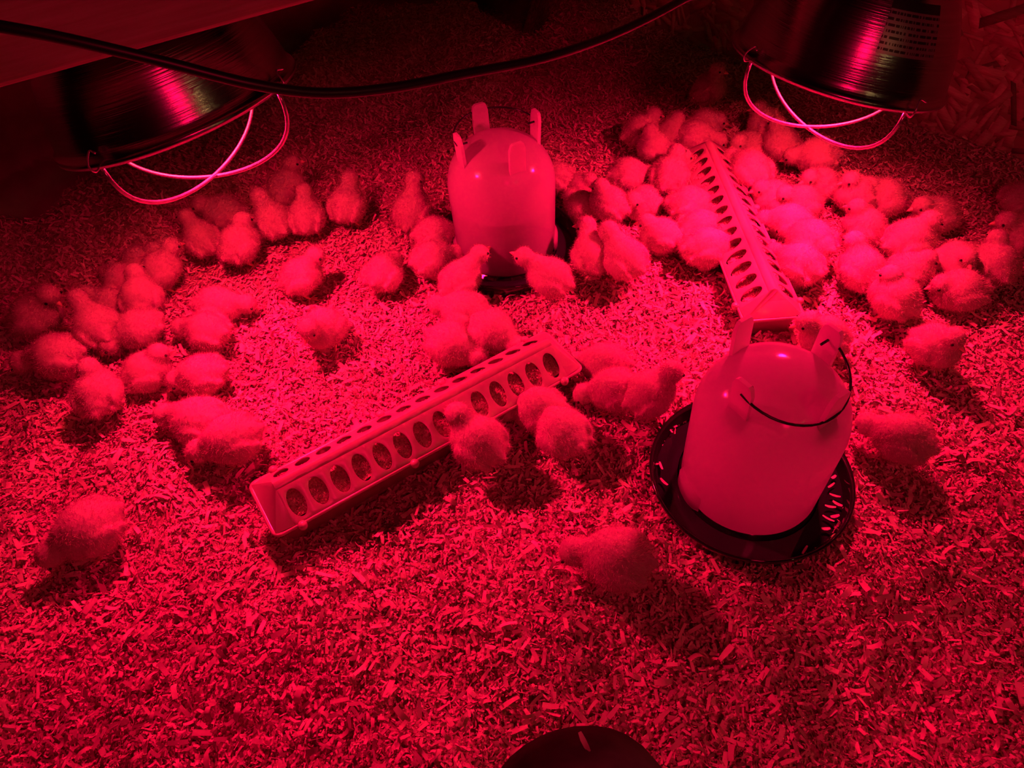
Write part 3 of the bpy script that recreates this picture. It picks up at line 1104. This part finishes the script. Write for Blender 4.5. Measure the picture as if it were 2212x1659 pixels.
CHICKS = [
    # ---- group under the hidden lamp
    (65, 668, 108, 622, 'S', 'chick in deep shade at the edge, bending its head down, nearest the dark wall', -40, 1.12, -25),
    (125, 768, 48, 782, 'G', 'chick walking away from the group with its head lowered, outermost of the shaded side', 0, 1.12),
    (210, 846, 192, 798, 'S', 'chick standing with its back to the viewer, shadow in front, beside the walking outermost one', 0, 1.05),
    (208, 702, 166, 645, 'S', 'chick stretching its neck toward the dark wall, in the shaded cluster', 0, 1.05),
    (245, 655, 190, 630, 'L', 'chick squeezed behind the neck-stretching one in the shaded cluster'),
    (305, 642, 292, 592, 'S', 'chick showing its rump and tail wedge, in the middle of the shaded cluster', 0, 1.05),
    (262, 612, 230, 594, 'G', 'chick with lowered head at the rear of the shaded cluster, behind the rump-showing one'),
    (300, 708, 236, 744, 'G', 'chick pecking down with arched back at the front of the shaded cluster'),
    (316, 802, 342, 764, 'L', 'chick sitting with its tail to the viewer, between the back-turned and the head-ducking ones'),
    (436, 806, 384, 818, 'G', 'chick ducking its head beside its legs, in front of the shaded cluster', 30),
    (448, 716, 386, 708, 'G', 'chick facing the dark wall with level back, near the bright spot of the hidden lamp'),
    (468, 658, 532, 656, 'G', 'chick facing the bright spot of the hidden lamp, behind the level-backed one'),
    (284, 530, 326, 502, 'L', 'chick resting at the rear of the shaded cluster, highest up beside the heap'),
    (346, 582, 392, 522, 'S', 'chick walking toward the huddle under the wire guard'),
    (482, 458, 428, 442, 'L', 'chick with a visible eye at the top of the huddle under the wire guard', 0, 1.05),
    (436, 516, 400, 468, 'S', 'chick standing at the front of the huddle under the wire guard'),
    (518, 528, 525, 482, 'S', 'chick with its round rump to the viewer in the huddle under the wire guard', 0, 1.05),
    (590, 474, 556, 422, 'S', 'chick turned away with tilted head, between the huddle and the tall watching chick', 0, 1.05),
    (662, 468, 658, 412, 'S', 'chick with its back to the viewer, in front of the tall watching one'),
    (614, 405, 652, 346, 'U', 'tall chick watching with beak in profile, behind the pair under the wire guard', 0, 1.05),
    (750, 440, 757, 388, 'S', 'chick turned away, casting a long shadow between the huddle and far drinker', 0, 1.05),
    (650, 594, 682, 552, 'S', 'lone chick facing away, between the huddle and the bright spot of the hidden lamp', -20),
    (828, 590, 852, 562, 'G', 'small rounded chick bending away, brightly lit beside the far drinker'),
    (892, 452, 903, 380, 'U', 'upright chick facing the viewer with two dark eyes, beside the far drinker', -60, 1.05),
    (700, 708, 650, 738, 'S', 'lone chick with bright back standing in the bright spot of the hidden lamp', 0, 1.0, -18),
    # ---- around the far drinker
    (934, 560, 986, 548, 'G', 'chick leaning to drink from the far pan, front of the drinking pair'),
    (938, 506, 982, 504, 'G', 'chick behind the one leaning to drink from the far pan'),
    (994, 604, 1036, 550, 'R', 'chick in front of the far drinker with beak raised away from the hidden lamp'),
    (1188, 600, 1124, 556, 'R', 'chick in front of the far drinker raising its beak toward the other drinking one'),
    (1280, 548, 1266, 484, 'S', 'chick with a sharp profile standing beside the far dark pan', 55, 1.05),
    (1346, 552, 1314, 498, 'S', 'chick preening its breast, pressed against the sharp-profiled one', 70, 1.1, -40),
    (1428, 510, 1398, 482, 'L', 'small shaded chick between the preening one and the crowded feeder'),
    (1388, 438, 1352, 446, 'L', 'chick with beak in profile in the row behind the far drinker', 10),
    (1302, 436, 1288, 402, 'S', 'chick lifting a pointed head in the row behind the far drinker'),
    (1268, 448, 1252, 432, 'D', 'small chick peeping out below the pointed-headed one'),
    (1355, 378, 1400, 376, 'G', 'chick pecking with hidden beak, rearmost behind the far drinker'),
    (1246, 410, 1262, 390, 'L', 'chick sitting close behind the far drinker'),
    (1206, 388, 1172, 384, 'G', 'chick half hidden behind the milky far jar'),
    # ---- crowd around the second feeder, far part
    (1384, 284, 1412, 250, 'S', 'dim chick holding its head high, rearmost of the feeder crowd'),
    (1415, 322, 1406, 286, 'S', 'dim chick in front of the one holding its head high'),
    (1494, 290, 1546, 300, 'G', 'chick bending over the far end of the crowded feeder'),
    (1456, 292, 1468, 262, 'L', 'dim chick hidden behind the far end of the crowded feeder'),
    (1522, 268, 1548, 258, 'D', 'darkest chick lying behind the one bending over the far feeder end'),
    (1450, 372, 1462, 328, 'S', 'broad chick standing at the far end of the crowded feeder', 0, 1.1),
    (1512, 362, 1528, 336, 'L', 'bright chick leaning on the far end of the crowded feeder'),
    (1618, 318, 1578, 316, 'L', 'chick facing the far end of the crowded feeder from the wall side', 0, 1.05),
    (1618, 368, 1578, 342, 'G', 'large chick with its head in the crowded feeder, on the wall side', 0, 1.15),
    (1688, 308, 1678, 268, 'S', 'dim chick standing under the wire guard beside the strand-board wall'),
    (1655, 272, 1640, 240, 'S', 'darkest chick seen through the wire guard beside the strand-board wall'),
    (1766, 336, 1714, 338, 'G', 'plump chick with lowered head below the lamp with the sticker', 0, 1.05),
    (1772, 398, 1750, 384, 'L', 'chick with beak in profile sitting in front of the plump one'),
    (1668, 428, 1646, 408, 'L', 'chick with a dark eye peeping over the crowded feeder on the wall side'),
    (1728, 438, 1692, 420, 'L', 'round chick behind the one peeping over the crowded feeder', 0, 1.05),
    (1708, 478, 1660, 474, 'G', 'chick pecking into a feeder hole on the wall side'),
    (1752, 520, 1716, 506, 'G', 'large chick crowding behind the palest one at the feeder', 0, 1.12),
    (1726, 574, 1672, 548, 'G', 'palest chick lit from straight above, leaning over the crowded feeder', 0, 1.08),
    (1530, 436, 1574, 440, 'G', 'chick eating from the crowded feeder on the drinker side, farthest of three', 0, 1.1),
    (1546, 492, 1592, 480, 'G', 'chick eating from the crowded feeder on the drinker side, middle of three', 0, 1.05),
    (1540, 534, 1600, 528, 'G', 'chick eating from the crowded feeder on the drinker side, nearest of three', 0, 1.12),
    (1530, 192, 1548, 152, 'U', 'solitary dark chick standing far back beside the strand-board wall'),
    # ---- group by the strand-board wall
    (1850, 418, 1840, 390, 'S', 'dim chick at the rear of the wall-side group'),
    (1906, 432, 1870, 408, 'L', 'plump chick resting beside the rear of the wall-side group', 0, 1.1),
    (1868, 490, 1852, 450, 'S', 'chick with its back to the viewer, in the middle of the wall-side group'),
    (1862, 580, 1846, 522, 'S', 'brightest chick of the wall-side group, standing with its back to the viewer', 0, 1.08),
    (2022, 464, 1978, 446, 'L', 'chick showing an eye and beak at the top of the wall-side group', 0, 1.05),
    (1968, 518, 2002, 480, 'S', 'broad chick below the one showing its eye in the wall-side group', 0, 1.12),
    (1966, 586, 1986, 562, 'L', 'chick with a dark wing fold in the wall-side group'),
    (1932, 642, 1926, 598, 'S', 'foremost chick of the wall-side group, rump to the viewer', 0, 1.05),
    (2064, 562, 2088, 554, 'L', 'round chick with a hooked beak beside the shaded standing one'),
    (2150, 568, 2154, 518, 'S', 'shaded chick standing among the outermost wall-side ones'),
    (2074, 624, 2042, 612, 'D', 'chick lying flat with its eye closed to a slit, nearest of the wall-side outer ones', 0, 1.08),
    (2206, 508, 2174, 480, 'L', 'chick cut by the picture edge above the shaded standing one', 0, 1.05),
    (2208, 428, 2236, 412, 'D', 'dim chick cut by the picture edge, outermost near the strand-board wall'),
    (2020, 746, 2046, 722, 'S', 'solitary chick with a dark wing fold and a round shadow under it'),
    (1950, 946, 1894, 926, 'G', 'chick with lowered head resting beside the nearest drinker', 0, 1.05),
    (1782, 726, 1728, 698, 'S', 'pale chick with clear beak and eye behind the nearest drinker', 0, 1.0, -5),
    # ---- around the first feeder
    (1002, 672, 946, 660, 'G', 'chick facing the hidden lamp, rearmost of those behind the middle feeder', 0, 1.05),
    (976, 744, 1030, 772, 'G', 'bright chick reaching down to the middle feeder from behind', 0, 1.1),
    (1064, 714, 1104, 742, 'G', 'round chick beside the bright one behind the middle feeder', 0, 1.05),
    (1030, 948, 986, 892, 'S', 'large chick with upright neck in front of the middle feeder', 0, 1.08),
    (1150, 868, 1082, 870, 'G', 'chick poking its head at a hole in the middle feeder', 0, 1.05),
    (1202, 922, 1168, 892, 'G', 'ball-shaped chick, tail to the viewer, beside the one poking at a hole', 0, 1.1),
    (1306, 786, 1274, 788, 'G', 'chick with lowered face at the end of the middle feeder'),
    (1326, 842, 1266, 852, 'G', 'chick with beak in profile in front of the feeder end'),
    (1404, 850, 1452, 804, 'S', 'chick looking toward the crowded feeder, beside the nearest drinker'),
    # ---- near side
    (428, 908, 356, 896, 'G', 'chick in profile with level back, rear one of the pair by the feeder corner', 0, 1.1),
    (500, 948, 430, 974, 'G', 'chick turning in motion, front one of the pair by the feeder corner', 0, 1.1),
    (190, 1142, 122, 1190, 'G', 'lone chick pecking at the shavings, nearest on the shaded side', 0, 1.18, -25),
    (1330, 1206, 1240, 1192, 'G', 'lone chick with arched back foraging in front of the nearest drinker', 0, 1.15),
]


def spread_out():
    """nudge the birds apart so that no two share one place, nor stand in a jar or a trough"""
    P0, rad = [], []
    for c in CHICKS:
        sc = .84 * (c[7] if len(c) > 7 else 1.0)
        p = at_z(c[0], c[1], POSE[c[4]][0] * sc)
        P0.append((p.x, p.y))
        rad.append(.0315 * sc)
    P0, rad = np.array(P0), np.array(rad)
    P = P0.copy()
    for it in range(60):
        for i in range(len(P)):
            d = P[i] - P
            q = np.sqrt((d ** 2).sum(1))
            for j_ in np.where((q < rad[i] + rad) & (q > 1e-6))[0]:
                P[i] += d[j_] / q[j_] * (rad[i] + rad[j_] - q[j_]) * .25
            for D in (D_FAR, D_NEAR):
                e = P[i] - np.array([D.x, D.y])
                q1 = np.linalg.norm(e)
                if q1 < JAR_R + rad[i] + .012:
                    P[i] += e / q1 * (JAR_R + rad[i] + .012 - q1) * .5
            for C_, a_ in (FEED1, FEED2):
                e = P[i] - np.array([C_.x, C_.y])
                u = e @ np.array([math.cos(a_), math.sin(a_)])
                v = e @ np.array([-math.sin(a_), math.cos(a_)])
                need = .044 + rad[i] * .9
                if abs(u) < .26 and abs(v) < need:
                    sg = 1 if v > 0 else -1
                    P[i] += np.array([-math.sin(a_), math.cos(a_)]) * sg * (need - abs(v)) * .5
    return P - P0


SHIFT = spread_out()
for c, sh in zip(CHICKS, SHIFT):
    a_ = list(c[:6]) + list(c[6:]) + [0, 1.0, 0][len(c) - 6:]
    chick(*a_, shift=(float(sh[0]), float(sh[1])))


# ------------------------------------------------------------------ the viewer's knee
def person():
    root = empty('person', (.05, -.05, 0))
    tag(root, 'bent knee in dark trousers poking into the lower edge of the picture', 'person')
    k = at_z(1226, 1640, .47)
    hip = Vector((.12, -.40, .42))
    ank = Vector((k.x + .03, k.y - .08, .09))
    me = bpy.data.meshes.new('leg_in_trousers')
    pts = [hip, hip.lerp(k, .35), hip.lerp(k, .7), k + Vector((0, -.012, -.012)), k.lerp(ank, .25), k.lerp(ank, .6), ank]
    me.from_pydata([p - root.location for p in pts], [(i, i + 1) for i in range(len(pts) - 1)], [])
    o = bpy.data.objects.new('trouser_leg', me)
    COL.objects.link(o)
    o.parent = root
    sk = o.modifiers.new('skin', 'SKIN')
    for v, r in zip(me.skin_vertices[0].data, (.090, .084, .070, .056, .056, .054, .048)):
        v.radius = (r, r)
    me.skin_vertices[0].data[0].use_root = True
    ss = o.modifiers.new('sub', 'SUBSURF')
    ss.levels = ss.render_levels = 3
    sk.use_smooth_shade = True
    me.materials.append(MT['cloth'])
    # boot on the litter
    bmn = [(-.07, .0), (-.05, .03), (0, .042), (.06, .044), (.12, .046), (.165, .030), (.18, 0)]
    V, F = [], []
    tops = [.085, .105, .105, .085, .062, .048, .035]
    n = 10
    for (y, w_), t in zip(bmn, tops):
        for i in range(n):
            a = 2 * math.pi * i / n
            V.append((ank.x + max(w_, .012) * math.cos(a) - root.location.x, ank.y + y - root.location.y, .004 + t * .5 + t * .5 * math.sin(a)))
    for j in range(len(bmn) - 1):
        for i in range(n):
            F.append((j * n + i, j * n + (i + 1) % n, (j + 1) * n + (i + 1) % n, (j + 1) * n + i))
    F.append(tuple(range(n)))
    F.append(tuple((len(bmn) - 1) * n + i for i in range(n))[::-1])
    bo = link('boot', pydata('boot', V, F), MT['boot'], root)
    q = bo.modifiers.new('sub', 'SUBSURF')
    q.levels = q.render_levels = 2
    return root, k


PERSON, KNEE = person()

# shavings that fell into the near pan, and one on the knee
def bits(name, centres, label, seed):
    rs = np.random.default_rng(seed)
    V, F = [], []
    for c in centres:
        a = rs.uniform(0, 6.28)
        t = Vector((math.cos(a), math.sin(a), rs.uniform(-.15, .25))).normalized()
        sd = Vector((-math.sin(a), math.cos(a), rs.uniform(-.3, .3))).normalized()
        L, w = rs.uniform(.009, .017), rs.uniform(.003, .0055)
        b = len(V)
        for f in (-.5, -.15, .2, .5):
            p = Vector(c) + t * (L * f) + Vector((0, 0, .001 + f * f * .006))
            V += [p - sd * (w * .5 * (1.1 - abs(f))), p + sd * (w * .5 * (1.1 - abs(f)))]
        F += [(b + 2 * i, b + 2 * i + 2, b + 2 * i + 3, b + 2 * i + 1) for i in range(3)]
    me = pydata(name, V, F)
    at = me.color_attributes.new('tint', 'FLOAT_COLOR', 'POINT')
    at.data.foreach_set('color', np.ones(len(V) * 4, np.float32))
    return tag(link(name, me, MT['shaving']), label, 'wood shavings')


gN = gz(D_NEAR.x, D_NEAR.y) + .026
cs = []
for ang, rr in ((-12, .112), (-20, .116), (-26, .120), (-30, .112), (-36, .121), (-5, .118), (-40, .115), (-70, .124), (178, .118), (165, .121), (-48, .119)):
    cs.append((D_NEAR.x + rr * math.cos(math.radians(ang)), D_NEAR.y + rr * math.sin(math.radians(ang)), gN))
tag(bits('fallen_shavings', cs, 'few wood shavings floating in the pan of the nearest drinker', 3), kind='stuff')
bpy.context.view_layer.update()
hit, hl, hn, _i, ho, _m = S.ray_cast(bpy.context.evaluated_depsgraph_get(), EYE, ray(1262, 1606).normalized(), distance=.6)
if hit:
    bits('wood_shaving', [tuple(hl + Vector((0, 0, .001)))], 'single small wood shaving lying on the dark knee', 5)
